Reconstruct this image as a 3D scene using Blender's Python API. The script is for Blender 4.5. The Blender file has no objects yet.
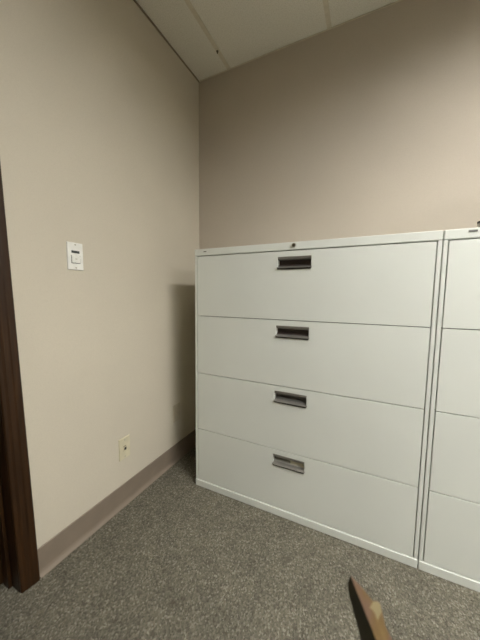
import bpy, bmesh, math, random
from mathutils import Vector, Matrix

scene = bpy.context.scene
COL = scene.collection
random.seed(4)

# ---------------------------------------------------------------- dimensions
XL, YB, HC = -0.261, 0.404, 2.518          # left wall, back wall, ceiling
XR, YF = 5.4, -4.3                        # right wall, wall behind the camera
CW, CH, CD = 1.0795, 1.334, 0.392           # filing cabinet


# ---------------------------------------------------------------- helpers
def link(name, bm, mat, parent=None, smooth=False, bevel=None, seg=2):
    me = bpy.data.meshes.new(name)
    bmesh.ops.recalc_face_normals(bm, faces=bm.faces[:])
    bm.to_mesh(me); bm.free()
    ob = bpy.data.objects.new(name, me)
    COL.objects.link(ob)
    for m in (mat if isinstance(mat, (list, tuple)) else [mat]):
        me.materials.append(m)
    if smooth:
        for p in me.polygons: p.use_smooth = True
    if bevel:
        b = ob.modifiers.new('Bevel', 'BEVEL')
        b.width = bevel; b.segments = seg; b.limit_method = 'ANGLE'
        b.angle_limit = math.radians(30); b.harden_normals = False
    if parent is not None: ob.parent = parent
    return ob


def box(bm, x0, x1, y0, y1, z0, z1, mi=0):
    vs = [bm.verts.new((x, y, z)) for x in (x0, x1) for y in (y0, y1) for z in (z0, z1)]
    for f in ((0, 1, 3, 2), (4, 6, 7, 5), (0, 4, 5, 1), (2, 3, 7, 6), (0, 2, 6, 4), (1, 5, 7, 3)):
        fc = bm.faces.new([vs[i] for i in f]); fc.material_index = mi
    return vs


def B(*boxes):
    bm = bmesh.new()
    for b in boxes: box(bm, *b)
    return bm


def prism(bm, pts, axis, a, b, shear=None):
    """extrude a polygon of 2-D points along an axis from a to b"""
    def P(p, t):
        if axis == 0: v = (t, p[0], p[1])
        elif axis == 1: v = (p[0], t, p[1])
        else: v = (p[0], p[1], t)
        return v
    A = [bm.verts.new(P(p, a)) for p in pts]
    C = [bm.verts.new(P(p, b)) for p in pts]
    n = len(pts)
    bm.faces.new(A); bm.faces.new(C[::-1])
    for i in range(n):
        bm.faces.new([A[i], C[i], C[(i + 1) % n], A[(i + 1) % n]])


def cyl(bm, c, axis, r, h, n=24, r2=None):
    """cylinder centred on c running h along axis vector"""
    ax = Vector(axis).normalized()
    m = Matrix.Translation(Vector(c)) @ ax.to_track_quat('Z', 'Y').to_matrix().to_4x4()
    bmesh.ops.create_cone(bm, cap_ends=True, segments=n, radius1=r, radius2=r if r2 is None else r2,
                          depth=h, matrix=m)


def empty(name, loc, label=None, cat=None, group=None, kind=None):
    o = bpy.data.objects.new(name, None); COL.objects.link(o)
    o.location = loc; o.empty_display_size = 0.1
    if label: o['label'] = label
    if cat: o['category'] = cat
    if group: o['group'] = group
    if kind: o['kind'] = kind
    return o


def struct(name, bm, mat, label, cat, **k):
    o = link(name, bm, mat, **k)
    o['kind'] = 'structure'; o['label'] = label; o['category'] = cat
    return o


def tag(o, label, cat, group=None):
    o['label'] = label; o['category'] = cat
    if group: o['group'] = group
    return o


# ---------------------------------------------------------------- materials
class N:
    def __init__(s, name):
        s.m = bpy.data.materials.new(name); s.m.use_nodes = True
        s.t = s.m.node_tree; s.b = s.t.nodes['Principled BSDF']
        s.co = s.t.nodes.new('ShaderNodeTexCoord').outputs['Object']

    def node(s, typ, **k):
        n = s.t.nodes.new(typ)
        for a, v in k.items():
            if a in n.inputs: n.inputs[a].default_value = v
            else: setattr(n, a, v)
        return n

    def lk(s, a, b): s.t.links.new(a, b)

    def noise(s, scale, detail=3, rough=.5, vec=None):
        n = s.node('ShaderNodeTexNoise'); n.inputs['Scale'].default_value = scale
        n.inputs['Detail'].default_value = detail; n.inputs['Roughness'].default_value = rough
        s.lk(vec or s.co, n.inputs['Vector']); return n.outputs['Fac']

    def ramp(s, fac, stops):
        r = s.node('ShaderNodeValToRGB'); e = r.color_ramp.elements
        while len(e) < len(stops): e.new(.5)
        for el, (p, c) in zip(e, stops):
            el.position = p; el.color = (*c, 1) if len(c) == 3 else c
        s.lk(fac, r.inputs['Fac']); return r.outputs['Color']

    def mix(s, a, b, fac, blend='MIX'):
        n = s.node('ShaderNodeMix', data_type='RGBA', blend_type=blend)
        for sock, v in ((n.inputs[6], a), (n.inputs[7], b), (n.inputs[0], fac)):
            if hasattr(v, 'links'): s.lk(v, sock)
            elif isinstance(v, tuple): sock.default_value = (*v, 1)
            else: sock.default_value = v
        return n.outputs[2]

    def mapping(s, scale, rot=(0, 0, 0)):
        n = s.node('ShaderNodeMapping'); n.inputs['Scale'].default_value = scale
        n.inputs['Rotation'].default_value = rot
        s.lk(s.co, n.inputs['Vector']); return n.outputs['Vector']

    def bump(s, h, strength, dist):
        n = s.node('ShaderNodeBump'); n.inputs['Strength'].default_value = strength
        n.inputs['Distance'].default_value = dist
        s.lk(h, n.inputs['Height']); s.lk(n.outputs['Normal'], s.b.inputs['Normal'])

    def base(s, c):
        if hasattr(c, 'links'): s.lk(c, s.b.inputs['Base Color'])
        else: s.b.inputs['Base Color'].default_value = (*c, 1)
        return s

    def set(s, rough=.5, metal=0., spec=.5):
        s.b.inputs['Roughness'].default_value = rough; s.b.inputs['Metallic'].default_value = metal
        s.b.inputs['Specular IOR Level'].default_value = spec
        return s.m


def sc(c, k): return tuple(x * k for x in c)


def plain(name, c, rough=.5, metal=0., spec=.5, var=.06, scale=40):
    n = N(name)
    n.base(n.ramp(n.noise(scale, 3), [(.3, sc(c, 1 - var)), (.7, sc(c, 1 + var))]))
    return n.set(rough, metal, spec)


def wall_mat(name, c):
    n = N(name)
    a = n.ramp(n.noise(2.2, 3), [(.3, sc(c, .965)), (.7, sc(c, 1.035))])
    fab = n.noise(420, 2, .6)
    n.base(n.mix(a, sc(c, .86), n.ramp(fab, [(.45, (0, 0, 0)), (.75, (.6, .6, .6))])))
    n.bump(fab, .25, .0015)
    return n.set(.8, 0, .2)


M = {}
M['wall'] = wall_mat('beige_wallcovering', (.59, .545, .45))
M['wall_b'] = wall_mat('rosy_beige_wallcovering', (.54, .485, .41))

n = N('acoustic_tile')
tex = n.noise(170, 4, .7)
n.base(n.mix((.78, .76, .68), (.66, .64, .56), n.ramp(tex, [(.45, (0, 0, 0)), (.65, (1, 1, 1))])))
n.bump(tex, .4, .002)
M['tile'] = n.set(.95, 0, .1)
M['tbar'] = plain('grid_paint', (.65, .605, .49), .6)
M['edge_angle'] = plain('brown_wall_angle', (.26, .22, .165), .6)

n = N('loop_carpet')                                   # grey-brown loop pile with pale flecks in ribs
v = n.node('ShaderNodeTexVoronoi', feature='F1'); v.inputs['Scale'].default_value = 235
n.lk(n.mapping((1, .72, 1), (0, 0, .55)), v.inputs['Vector'])
sep = n.node('ShaderNodeSeparateColor'); n.lk(v.outputs['Color'], sep.inputs['Color'])
loops = n.ramp(sep.outputs['Red'], [(0, (.112, .104, .082)), (.45, (.165, .153, .125)), (.8, (.205, .194, .16)), (1, (.30, .288, .25))])
big = n.ramp(n.noise(9, 4, .6), [(.3, (.86, .86, .83)), (.7, (1.16, 1.15, 1.10))])
col = n.mix(loops, big, 1.0, 'MULTIPLY')
mid = n.ramp(n.noise(60, 3, .7), [(.35, (.84, .84, .83)), (.68, (1.12, 1.12, 1.10))])
n.base(n.mix(col, mid, 1.0, 'MULTIPLY'))
inv = n.node('ShaderNodeMath', operation='SUBTRACT'); inv.inputs[0].default_value = 1
n.lk(v.outputs['Distance'], inv.inputs[1])
n.bump(inv.outputs[0], .9, .006)
M['carpet'] = n.set(.95, 0, .15)

n = N('cabinet_paint')
c = (.735, .765, .72)
n.base(n.ramp(n.noise(3, 3), [(.3, sc(c, .975)), (.7, sc(c, 1.025))]))
n.bump(n.noise(520, 2), .08, .001)
M['paint'] = n.set(.42, 0, .45)

M['inside'] = plain('dark_gap', (.03, .03, .026), .8)
M['pull'] = plain('brushed_aluminium_pull', (.30, .29, .268), .4, .7)
M['pull_pale'] = plain('bare_aluminium_pull', (.56, .55, .51), .38, .6)
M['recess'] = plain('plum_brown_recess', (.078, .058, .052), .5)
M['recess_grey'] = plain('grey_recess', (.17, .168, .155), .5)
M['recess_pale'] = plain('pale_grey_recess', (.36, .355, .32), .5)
M['paper'] = plain('label_paper', (.62, .60, .48), .8)
M['lock'] = plain('aged_brass_lock', (.16, .145, .10), .35, .8)
M['lock_ring'] = plain('nickel_lock_ring', (.5, .48, .42), .3, .9)
M['slot'] = plain('black_slot', (.012, .011, .010), .6)
M['badge'] = plain('grey_badge', (.16, .16, .155), .4, .4)
M['cove'] = plain('brown_vinyl_base', (.215, .175, .135), .5, 0, .4, .05, 15)
M['white'] = plain('white_plastic', (.80, .80, .76), .35)
M['white_grey'] = plain('pale_grey_plastic', (.70, .70, .67), .4)
M['window'] = plain('dark_sensor_window', (.06, .065, .065), .25)
M['ivory'] = plain('ivory_plastic', (.60, .555, .40), .4)
M['tan'] = plain('beige_painted_plate', (.50, .45, .34), .6)
M['louver'] = plain('louver_metal', (.22, .22, .21), .5, .3)
M['dark_wall'] = plain('dark_unseen_wall', (.22, .17, .12), .6)  # unseen walls, darkened to lower the bounced light
M['screw'] = plain('plate_screw', (.45, .43, .36), .4, .5)
M['clay'] = plain('dark_plant_pot', (.05, .045, .04), .55)
M['soil'] = plain('potting_soil', (.035, .025, .018), .95, 0, .2, .4, 120)
M['box'] = plain('black_plastic_tray', (.025, .024, .026), .5)

M['grey_cup'] = plain('grey_cup', (.34, .31, .27), .5)
M['cardboard'] = plain('grey_cardboard', (.30, .29, .27), .8)
M['leaf_yellow'] = plain('yellowed_leaf_edge', (.20, .165, .085), .55)

n = N('stained_wood')
vec = n.mapping((38, 38, 2.2))
g = n.noise(1.6, 6, .65, vec)
n.base(n.ramp(g, [(.25, (.013, .005, .0012)), (.5, (.028, .0115, .0028)), (.75, (.050, .021, .006))]))
n.bump(g, .15, .001)
M['wood'] = n.set(.42, 0, .35)

n = N('dry_leaf')                                       # dark green blade, dried brown towards the edge
g = n.noise(26, 4, .6, n.mapping((1, 1, .45)))
n.base(n.ramp(g, [(.30, (.070, .040, .016)), (.46, (.120, .072, .048)), (.58, (.115, .070, .026)), (.74, (.17, .115, .045))]))
M['leaf_dry'] = n.set(.55, 0, .35)
n = N('green_leaf')
g = n.noise(30, 4, .6, n.mapping((1, 1, .3)))
n.base(n.ramp(g, [(.35, (.022, .020, .006)), (.7, (.050, .042, .012))]))
M['leaf_green'] = n.set(.5, 0, .35)

for key, power in (('lamp', 56.0), ('lamp_fill', 130.0)):     # key lamp and a stronger added fill lamp
    n = N('lit_diffuser')
    n.base((.9, .9, .88))
    n.b.inputs['Emission Color'].default_value = (1.0, .975, .92, 1)
    n.b.inputs['Emission Strength'].default_value = power
    M[key] = n.set(.6)

# ---------------------------------------------------------------- room shell
T = .12
DY0, DY1, DH, LEAN = -.737, -1.66, 2.04, .024           # door opening; the frame leans a little
bm = bmesh.new()
prism(bm, [(YB, 0), (YB, HC), (YF, HC), (YF, 0), (DY1, 0), (DY1, DH), (DY0 - LEAN * DH, DH), (DY0, 0)], 0, XL - T, XL)
struct('wall_left', bm, M['wall'], 'beige wall on the left with switch and jack plates', 'wall')
struct('wall_back', B((XL - T, XR + T, YB, YB + T, 0, HC)), M['wall_b'], 'rosy beige wall behind the filing cabinets', 'wall')
struct('wall_right', B((XR, XR + T, YF, YB, 0, HC)), M['dark_wall'], 'brown wall on the right outside the frame', 'wall')
struct('wall_front', B((XL - T, XR + T, YF - T, YF, 0, HC)), M['dark_wall'], 'brown wall behind the camera', 'wall')
struct('floor', B((XL - 1.3, XR + T, YF - T, YB + T, -.08, 0)), M['carpet'], 'grey-brown flecked loop carpet', 'floor')
struct('ceiling', B((XL - T, XR + T, YF - T, YB + T, HC, HC + .06)), M['tile'], 'dull white acoustic tile ceiling', 'ceiling')

# ceiling grid: main runners every 0.605 m, cross tees every 1.21 m
k = 1
xs = [-.031 + .607 * i for i in range(9)]
for x in xs:
    struct('trim_%d' % k, B((x - .012, x + .012, YF, YB, HC - .003, HC)), M['tbar'],
           'thin painted ceiling grid runner', 'ceiling trim', bevel=.001)
    k += 1
for y in (-.21, -1.43, -2.64):
    bm = bmesh.new()
    e = [XL] + xs + [XR]
    for a, b in zip(e[:-1], e[1:]):
        box(bm, a + .0122 if a != XL else XL, b - .0122 if b != XR else XR, y - .012, y + .012, HC - .003, HC)
    struct('trim_%d' % k, bm, M['tbar'], 'thin painted ceiling cross tee', 'ceiling trim'); k += 1
struct('trim_%d' % k, B((XL, XL + .006, YF, YB, HC - .010, HC - .003)), M['edge_angle'],
       'dark edge angle where the left wall meets the ceiling', 'ceiling trim'); k += 1
struct('trim_%d' % k, B((XL + .006, XR, YB - .003, YB, HC - .008, HC - .003)), M['tbar'],
       'edge angle where the back wall meets the ceiling', 'ceiling trim'); k += 1


# vinyl cove base
def cove(sgn_axis, a, b):
    prof = [(0, 0), (.017, 0), (.0165, .003), (.011, .008), (.007, .014), (.0045, .024), (.004, .112), (.0025, .1145), (0, .1145)]
    bm = bmesh.new()
    if sgn_axis == 'left':                              # profile in x,z extruded along y
        prism(bm, [(XL + p[0], p[1]) for p in prof], 1, a, b)
    elif sgn_axis == 'back':
        prism(bm, [(YB - p[0], p[1]) for p in prof], 0, a, b)
    elif sgn_axis == 'right':
        prism(bm, [(XR - p[0], p[1]) for p in prof], 1, a, b)
    else:
        prism(bm, [(YF + p[0], p[1]) for p in prof], 0, a, b)
    return bm


struct('baseboard_left', cove('left', -.693, YB), M['cove'], 'brown vinyl cove base along the left wall', 'baseboard')
struct('baseboard_back', cove('back', XL + .017, XR - .017), M['cove'], 'brown vinyl cove base behind the cabinets', 'baseboard')
struct('baseboard_right', cove('right', YF, YB), M['cove'], 'brown vinyl cove base on the right wall', 'baseboard')

# door frame (only the right leg of its casing is in the picture)
door = empty('door_1', (XL, DY0, 0), 'dark stained wooden door frame at the left edge of the photo', 'door', kind='structure')


def dpart(name, bm, mat, **k):
    for v in bm.verts:
        v.co.y -= LEAN * v.co.z
        v.co -= Vector((XL, DY0, 0))
    return link(name, bm, mat, door, **k)


bm = bmesh.new()                                        # moulded casing profile in x,y extruded up
cp = [(0, -.694), (.014, -.694), (.018, -.698), (.018, -.716), (.0155, -.720), (.0155, -.735), (.012, -.742), (.012, -.751), (.009, -.7545), (0, -.7545)]
prism(bm, [(XL + a, b) for a, b in cp], 2, 0, DH + .05)
dpart('casing', bm, M['wood'], bevel=.0015)
bm = bmesh.new()
prism(bm, [(XL + a, -1.66 - (b + .737)) for a, b in cp], 2, 0, DH + .05)
for v in bm.verts: v.co.y += LEAN * v.co.z
dpart('casing', bm, M['wood'], bevel=.0015)
dpart('head_casing', B((XL, XL + .016, -1.640 + .03, -.757, DH - .005, DH + .055)), M['wood'], bevel=.002)
dpart('jamb', B((XL - T - .01, XL - .0005, DY0 - .018, DY0 - .0005, 0, DH - .02)), M['wood'], bevel=.002)
dpart('door_stop', B((XL - .085, XL - .048, DY0 - .030, DY0 - .0185, 0, DH - .03)), M['wood'], bevel=.002)
bm = B((XL - .128, XL - .087, -1.64, DY0 - .022, .008, DH - .03))
slab = dpart('door_slab', bm, M['wood'], bevel=.002)
bm = bmesh.new()
cyl(bm, (XL - .07, -1.57, .95), (1, 0, 0), .011, .05)
bmesh.ops.create_uvsphere(bm, u_segments=20, v_segments=12, radius=.027, matrix=Matrix.Translation((XL - .035, -1.57, .95)))
dk = dpart('door_knob', bm, M['lock_ring'], smooth=True)
dk.parent = slab

# ---------------------------------------------------------------- filing cabinets
ZR = [.0375, .3415, .6625, .9795, 1.2965]               # drawer joints, bottom to top
GAP, ST = .0036, .0130                                  # joint width, stile width
PX0, PX1 = .460, .6165                                  # pull opening


def drawer_front(z0, z1, pz0, pz1):
    """sheet-steel drawer front with an opening for the pull"""
    bm = bmesh.new()
    xs_ = [ST + GAP, PX0, PX1, CW - ST - GAP]; zs = [z0 + GAP / 2, pz0, pz1, z1 - GAP / 2]
    F = [[bm.verts.new((x, 0, z)) for z in zs] for x in xs_]
    K = [[bm.verts.new((x, .020, z)) for z in zs] for x in xs_]
    for i in range(3):
        for j in range(3):
            if i == 1 and j == 1: continue
            bm.faces.new([F[i][j], F[i + 1][j], F[i + 1][j + 1], F[i][j + 1]])
            bm.faces.new([K[i][j], K[i][j + 1], K[i + 1][j + 1], K[i + 1][j]])
    for i in range(3):
        for j in (0, 3):
            bm.faces.new([F[i][j], K[i][j], K[i + 1][j], F[i + 1][j]])
            bm.faces.new([F[j][i], F[j][i + 1], K[j][i + 1], K[j][i]])
    for a, b in (((1, 1), (2, 1)), ((2, 1), (2, 2)), ((2, 2), (1, 2)), ((1, 2), (1, 1))):
        bm.faces.new([F[a[0]][a[1]], F[b[0]][b[1]], K[b[0]][b[1]], K[a[0]][a[1]]])
    return bm


def make_cabinet(x0, label, style):
    t = empty('filing_cabinet', (x0, 0, 0), label, 'filing cabinet', 'four-drawer lateral filing cabinets')
    # welded case: two sides, top with folded front, back, stiles and plinth
    for xa in (0, CW - ST):                              # side panels, their front edges are the stiles
        link('side_panel', B((xa, xa + ST, 0, CD, ZR[0] + .0005, ZR[4] + .002)), M['paint'], t, bevel=.0012)
    link('top', B((0, CW, -.0005, CD, ZR[4] + .0028, CH)), M['paint'], t, bevel=.0025, seg=3)
    link('plinth', B((0, CW, -.004, CD, 0, ZR[0] - .001)), M['paint'], t, bevel=.002)
    bm = B((ST, CW - ST, .03, CD - .002, ZR[0] + .001, ZR[4] + .001))
    link('inner_case', bm, M['inside'], t)
    for i in range(4):
        z0, z1 = ZR[i], ZR[i + 1]
        pz1 = z1 - .0265; pz0 = pz1 - .0525
        d = link('drawer', drawer_front(z0, z1, pz0, pz1), M['paint'], t, bevel=.0011)
        pale = (i == 0)
        mm = M['pull']
        # recessed cup: a V-shaped trough with painted end cheeks
        bm = bmesh.new()
        yb = .0285
        prof = [(.0015, pz1 - .0005), (.012, pz1 - .012), (yb, pz1 - .014), (yb, pz0 + .020), (.012, pz0 + .012)]
        A = [bm.verts.new((PX0 + .002, p[0], p[1])) for p in prof]
        C = [bm.verts.new((PX1 - .002, p[0], p[1])) for p in prof]
        for a in range(len(prof) - 1):
            bm.faces.new([A[a], C[a], C[a + 1], A[a + 1]])
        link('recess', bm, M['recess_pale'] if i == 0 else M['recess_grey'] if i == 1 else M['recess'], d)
        for x in (PX0 + .0004, PX1 - .0018):
            bm = bmesh.new()
            prism(bm, [(.0005, pz1 - .0005), (yb, pz1 - .0005), (yb, pz0 + .0005), (.0005, pz0 + .0005)], 0, x, x + .0014)
            link('end_cheek', bm, M['paint'], d)
        # card-holder strip across the top and the finger lip across the bottom
        bm = bmesh.new()
        prism(bm, [(.0008, pz1), (.004, pz1), (.0125, pz1 - .0125), (.0105, pz1 - .0145), (.0025, pz1 - .0115), (.0008, pz1 - .0095)], 0, PX0 + .002, PX1 - .002)
        link('card_holder', bm, mm, d)
        bm = bmesh.new()
        prism(bm, [(-.006, pz0 + .001), (-.006, pz0 + .003), (-.002, pz0 + .006), (.013, pz0 + .0115), (.014, pz0 + .009),
                   (.001, pz0 + .0045), (-.001, pz0 + .001)], 0, PX0 - .001, PX1 + .001)
        pl = link('pull_lip', bm, mm, d)
        bm = B((PX0 + .002, PX1 - .002, -.0035, .001, pz0 - .0042, pz0 + .0008))
        link('lip_edge', bm, M['slot'], d)
        if pale and style == 0:
            o = link('paper_label', B((PX0 + .085, PX1 - .006, yb - .0125, yb - .0115, pz0 + .012, pz1 - .014)), M['paper'], d)
            o['label'] = 'scrap of cream paper label inside the pull'
    # lock in the middle of the top rail
    zc = 1.3195
    bm = bmesh.new(); cyl(bm, (.5365, -.0022, zc), (0, 1, 0), .0095, .0035, 28)
    lk = link('lock', bm, M['lock_ring'], t, bevel=.0008)
    bm = bmesh.new(); cyl(bm, (.5365, -.0058, zc - .001), (0, 1, 0), .0070, .004, 24)
    link('lock_plug', bm, M['lock'], lk, bevel=.0006)
    bm = B((.5353, .5377, -.0082, -.0076, zc - .005, zc + .003))
    link('keyhole', bm, M['slot'], lk)
    w = .0085 if style == 0 else .0125
    xc = .0645 if style == 0 else .0805
    link('badge', B((xc - w, xc + w, -.0022, -.0002, 1.3165 if style == 0 else 1.320, 1.3215 if style == 0 else 1.327)), M['badge'], t, bevel=.0006)
    return t


make_cabinet(-.0135, 'wide four-drawer cabinet in the corner, whole front in view, pale grey-green steel', 0)
make_cabinet(1.0700, 'matching cabinet at the right edge of the frame, only its left end in view', 1)

# things on top of the right cabinet, at and beyond the edge of the frame
t = empty('desk_cup', (1.252, .20, CH), 'small dark-rimmed cup on top of the right cabinet, cut off by frame edge', 'cup')
bm = bmesh.new()
rings = [[bm.verts.new((r * math.cos(a * math.pi / 16), r * math.sin(a * math.pi / 16), z)) for a in range(32)]
         for r, z in ((.030, 0), (.037, .054), (.0345, .054), (.028, .004))]
for p, q in zip(rings[:-1], rings[1:]):
    for i in range(32): bm.faces.new([p[i], p[(i + 1) % 32], q[(i + 1) % 32], q[i]])
bm.faces.new(rings[0][::-1]); bm.faces.new(rings[3])
link('cup_body', bm, M['grey_cup'], t)
bm = bmesh.new()
rings = [[bm.verts.new((r * math.cos(a * math.pi / 16), r * math.sin(a * math.pi / 16), z)) for a in range(32)]
         for r, z in ((.0375, .0545), (.0385, .062), (.035, .062), (.034, .0545))]
for p, q in zip(rings, rings[1:] + rings[:1]):
    for i in range(32): bm.faces.new([p[i], p[(i + 1) % 32], q[(i + 1) % 32], q[i]])
link('rim', bm, M['box'], t)
t = empty('shadow_caster', (1.525, .15, CH), 'tall grey box on the right cabinet, added outside the frame to shade the wall', 'box')  # unseen box put in to cast a soft shadow on the back wall
link('box_body', B((-.15, .15, -.09, .09, 0, .26)), M['cardboard'], t, bevel=.002)
link('lid', B((-.155, .155, -.095, .095, .261, .30)), M['cardboard'], t, bevel=.002)

# ---------------------------------------------------------------- wall plates
def plate_obj(name, y, z, w, h, mat, label, cat, group=None):
    t = empty(name, (XL, y, z), label, cat, group)
    bm = bmesh.new()
    box(bm, 0, .0055, -w / 2, w / 2, -h / 2, h / 2)
    for v in bm.verts:                                   # moulded, sloping rim
        if v.co.x > .003: v.co.y *= .94; v.co.z *= .96
    link('cover_plate', bm, mat, t, bevel=.0012)
    return t


t = plate_obj('light_switch', -.4935, 1.2445, .067, .112, M['white'], 'white wall switch plate with dark sensor slot above the rocker', 'light switch')
link('sensor_window', B((.0050, .0072, -.0165, .0165, .0125, .0225)), M['window'], t, bevel=.0006)
bm = bmesh.new()
prism(bm, [(.0052, -.026), (.0085, -.026), (.0102, .0015), (.0052, .0015)], 1, -.0165, .0165)
rk = link('rocker', bm, M['white'], t, bevel=.0008)
link('rocker_surround', B((.0046, .0062, -.0185, -.0168, -.0285, .004), (.0046, .0062, .0168, .0185, -.0285, .004), (.0046, .0062, -.0168, .0168, -.0290, -.0264)), M['badge'], t)
link('indicator', B((.0092, .0104, -.004, .004, -.0125, -.0095)), M['screw'], rk)
for z in (.0465, -.0465):
    bm = bmesh.new(); cyl(bm, (.0058, 0, z), (1, 0, 0), .0032, .0016, 16); link('screw', bm, M['screw'], t)

t = plate_obj('wall_jack', -.280, .3045, .068, .114, M['ivory'], 'ivory jack plate with dark centre hole, low on the left wall', 'wall jack')
link('jack_body', B((.0048, .0085, -.013, .013, -.013, .017)), M['ivory'], t, bevel=.001)
link('jack_hole', B((.0080, .0088, -.0065, .0065, -.0085, .006)), M['slot'], t)
link('hole_notch', B((.0080, .0088, -.012, .004, .011, .0145)), M['lock'], t)
for z in (.044, -.044):
    bm = bmesh.new(); cyl(bm, (.0058, 0, z), (1, 0, 0), .0035, .0018, 16); link('screw', bm, M['screw'], t)

t = plate_obj('outlet_plate', .133, .325, .066, .116, M['tan'], 'beige cover plate in the shadow beside the corner cabinet', 'wall plate')
for z in (.03, -.03):
    bm = bmesh.new(); cyl(bm, (.0058, 0, z), (1, 0, 0), .0035, .0018, 16); link('screw', bm, M['screw'], t)

# small dark clip on the first ceiling runner
bm = bmesh.new()
cyl(bm, (0, 0, -.003), (0, 0, 1), .0065, .006, 16); cyl(bm, (0, 0, -.010), (0, 0, 1), .003, .010, 12)
o = link('ceiling_hook', bm, M['lock'], None, bevel=.0006); o.location = (-.033, .262, HC - .003)
tag(o, 'tiny dark hook on the ceiling grid runner near the corner', 'hook')

# ---------------------------------------------------------------- key light and added fill light (out of the frame)
def troffer(x0, y0, lamp, label):
    """parabolic troffer: lamp face behind a rim and added cross blades that cut high-angle light"""
    t = empty('ceiling_light', (x0, y0, HC), label, 'ceiling light')
    w, l, d, r = .30, 1.20, .034, .014
    link('frame', B((-w / 2 - r, w / 2 + r, -l / 2 - r, -l / 2, -d, -.003), (-w / 2 - r, w / 2 + r, l / 2, l / 2 + r, -d, -.003),
                    (-w / 2 - r, -w / 2, -l / 2, l / 2, -d, -.003), (w / 2, w / 2 + r, -l / 2, l / 2, -d, -.003)), M['louver'], t)
    for i in range(1, 12):  # blades added to dim the upper walls
        y = -l / 2 + i * l / 12
        link('added_louver', B((-w / 2, w / 2, y - .0008, y + .0008, -d + .002, -.0105)), M['louver'], t)
    link('diffuser', B((-w / 2, w / 2, -l / 2, l / 2, -.010, -.004)), lamp, t)
    return t


troffer(1.66, -.83, M['lamp'], 'fluorescent ceiling light with added louvres above the right cabinet, outside the frame')
troffer(3.46, -1.42, M['lamp_fill'], 'added fill light farther right in the room, outside the frame')  # added fill, evens out brightness across the room

# ---------------------------------------------------------------- camera
cam_d = bpy.data.cameras.new('camera'); cam = bpy.data.objects.new('camera', cam_d); COL.objects.link(cam)
R_ = Vector((.90064689, .43442156, .01063418)); U_ = Vector((-.04932714, .0778908, .99574086)); F_ = Vector((-.43174299, .89733546, -.09158088))
CP = Vector((.83741, -1.202967, 1.092048)); FPX = 266.709
m = Matrix((R_, U_, -F_)).transposed().to_4x4(); m.translation = CP
cam.matrix_world = m
cam_d.sensor_width = 36; cam_d.sensor_fit = 'AUTO'; cam_d.lens = FPX * 36 / 640
cam_d.clip_start = .02; cam_d.clip_end = 50
cam_d.dof.use_dof = True; cam_d.dof.focus_distance = 1.7; cam_d.dof.aperture_fstop = 2.9
scene.camera = cam

# ---------------------------------------------------------------- plant whose leaf tip pokes into the picture
plant = empty('potted_plant', (1.06, -.86, 0), 'brown pointed leaf tip poking up in the foreground at the bottom edge', 'plant')


def leaf(rows, name='leaf', yellow=()):
    """rows: (left, ridge, right) points from tip to base; a keeled blade 2 mm thick"""
    bm = bmesh.new(); top = []; bot = []
    for l, r, q in rows:
        pts = [Vector(l), (Vector(l) + Vector(r)) / 2, Vector(r), Vector(r).lerp(Vector(q), .5), Vector(q)]
        top.append([bm.verts.new(p) for p in pts])
        off = Vector((0, .0022, -.0012))
        bot.append([bm.verts.new(p + off) for p in pts])
    for i in range(len(rows) - 1):
        for j in range(4):
            a = bm.faces.new([top[i][j], top[i + 1][j], top[i + 1][j + 1], top[i][j + 1]])
            b = bm.faces.new([bot[i][j], bot[i][j + 1], bot[i + 1][j + 1], bot[i + 1][j]])
            a.material_index = b.material_index = 0 if j < 2 else (2 if (j == 3 and i in yellow) else 1)
        for j in (0, 4):
            f = bm.faces.new([top[i][j], bot[i][j], bot[i + 1][j], top[i + 1][j]]); f.material_index = 0 if j == 0 else 1
    for r_ in (0, -1):
        for j in range(4):
            bm.faces.new([top[r_][j], top[r_][j + 1], bot[r_][j + 1], bot[r_][j]])
    for v in bm.verts: v.co -= Vector(plant.location)
    o = link(name, bm, [M['leaf_green'], M['leaf_dry'], M['leaf_yellow']], plant)
    return o


# the tall leaf: stands upright, keel towards the room; heights in metres
def blade(tip, base, half, n=14, lean=0., keel=.4, curl=.0, twist=0.):
    """upright sword leaf from base point to tip point; half = greatest half-width"""
    tip = Vector(tip); base = Vector(base); rows = []
    ax = (tip - base).normalized()
    side = Vector((math.cos(twist), math.sin(twist), 0)); side = (side - ax * side.dot(ax)).normalized()
    nrm = side.cross(ax).normalized()
    if nrm.y > 0: nrm = -nrm
    for i in range(n + 1):
        t = i / n
        c = tip.lerp(base, t) + nrm * curl * math.sin(math.pi * t)
        w = half * min(1., .04 + 1.15 * (t / .55) ** .85) if t < .5 else half * (1 - .45 * (t - .5) / .5)
        wob = 1 + .10 * math.sin(17 * t + 2)
        rows.append((c - side * w * .85 - nrm * -w * keel, c + nrm * w * .12, c + side * w * wob - nrm * -0 - nrm * w * keel * .5))
    return rows


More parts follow.
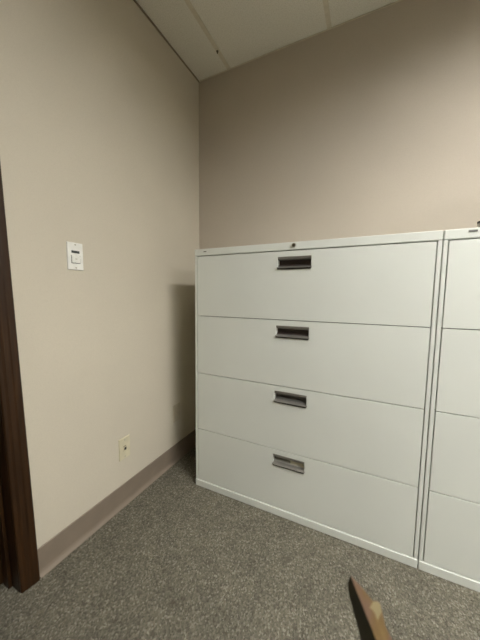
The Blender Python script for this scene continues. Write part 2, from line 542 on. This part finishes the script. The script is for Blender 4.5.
TIP, ROOT = Vector((.834, -.852, .726)), Vector((1.048, -.803, .21))
SIDE = Vector((.90, .434, 0)); BACK = Vector((-.434, .90, 0))
rows = []
for d, wl, wr in ((0, .0012, .0012), (.010, .0045, .0036), (.020, .0080, .0070), (.032, .0110, .0110), (.046, .0135, .0145), (.053, .0140, .0165),
                  (.059, .0145, .0225), (.066, .0155, .0255), (.076, .0165, .0240), (.095, .0185, .0200), (.13, .023, .024), (.18, .028, .029),
                  (.26, .031, .032), (.36, .029, .029), (.46, .022, .022), (.555, .015, .015)):
    c = TIP.lerp(ROOT, d / (TIP - ROOT).length)
    rows.append((c - SIDE * wl + BACK * wl * 1.1, c, c + SIDE * wr + BACK * wr * .9))
leaf(rows, yellow=(5, 6, 7))
for (tx, ty, tz, bx, by, hw, tw) in ((1.18, -.98, .50, 1.05, -.94, .034, .9), (1.00, -1.12, .44, 1.01, -.97, .032, -.5),
                                     (.86, -1.04, .40, .99, -.95, .030, .1), (1.14, -.86, .40, 1.045, -.91, .028, .5)):
    leaf(blade((tx + .04, ty + .02, tz), (bx + .04, by + .07, .21), hw, 12, keel=-.4, twist=tw))
bm = bmesh.new()
prof = [(.085, 0), (.092, .01), (.118, .20), (.126, .20), (.126, .225), (.114, .225), (.108, .20), (.104, .19)]
rings = []
for r, z in prof:
    rings.append([bm.verts.new((r * math.cos(2 * math.pi * i / 40), r * math.sin(2 * math.pi * i / 40), z)) for i in range(40)])
for a, b in zip(rings[:-1], rings[1:]):
    for i in range(40): bm.faces.new([a[i], a[(i + 1) % 40], b[(i + 1) % 40], b[i]])
bm.faces.new(rings[0][::-1])
link('pot', bm, M['clay'], plant)
bm = bmesh.new(); cyl(bm, (0, 0, .195), (0, 0, 1), .104, .03, 40); link('soil', bm, M['soil'], plant)

# ---------------------------------------------------------------- world and colour
w = bpy.data.worlds.new('world'); scene.world = w; w.use_nodes = True
w.node_tree.nodes['Background'].inputs['Color'].default_value = (.05, .05, .05, 1)
scene.view_settings.view_transform = 'Standard'; scene.view_settings.look = 'None'
scene.view_settings.gamma = 1; scene.view_settings.use_curve_mapping = False
scene.view_settings.exposure = 0.0
scene.cycles.max_bounces = 10; scene.cycles.diffuse_bounces = 6
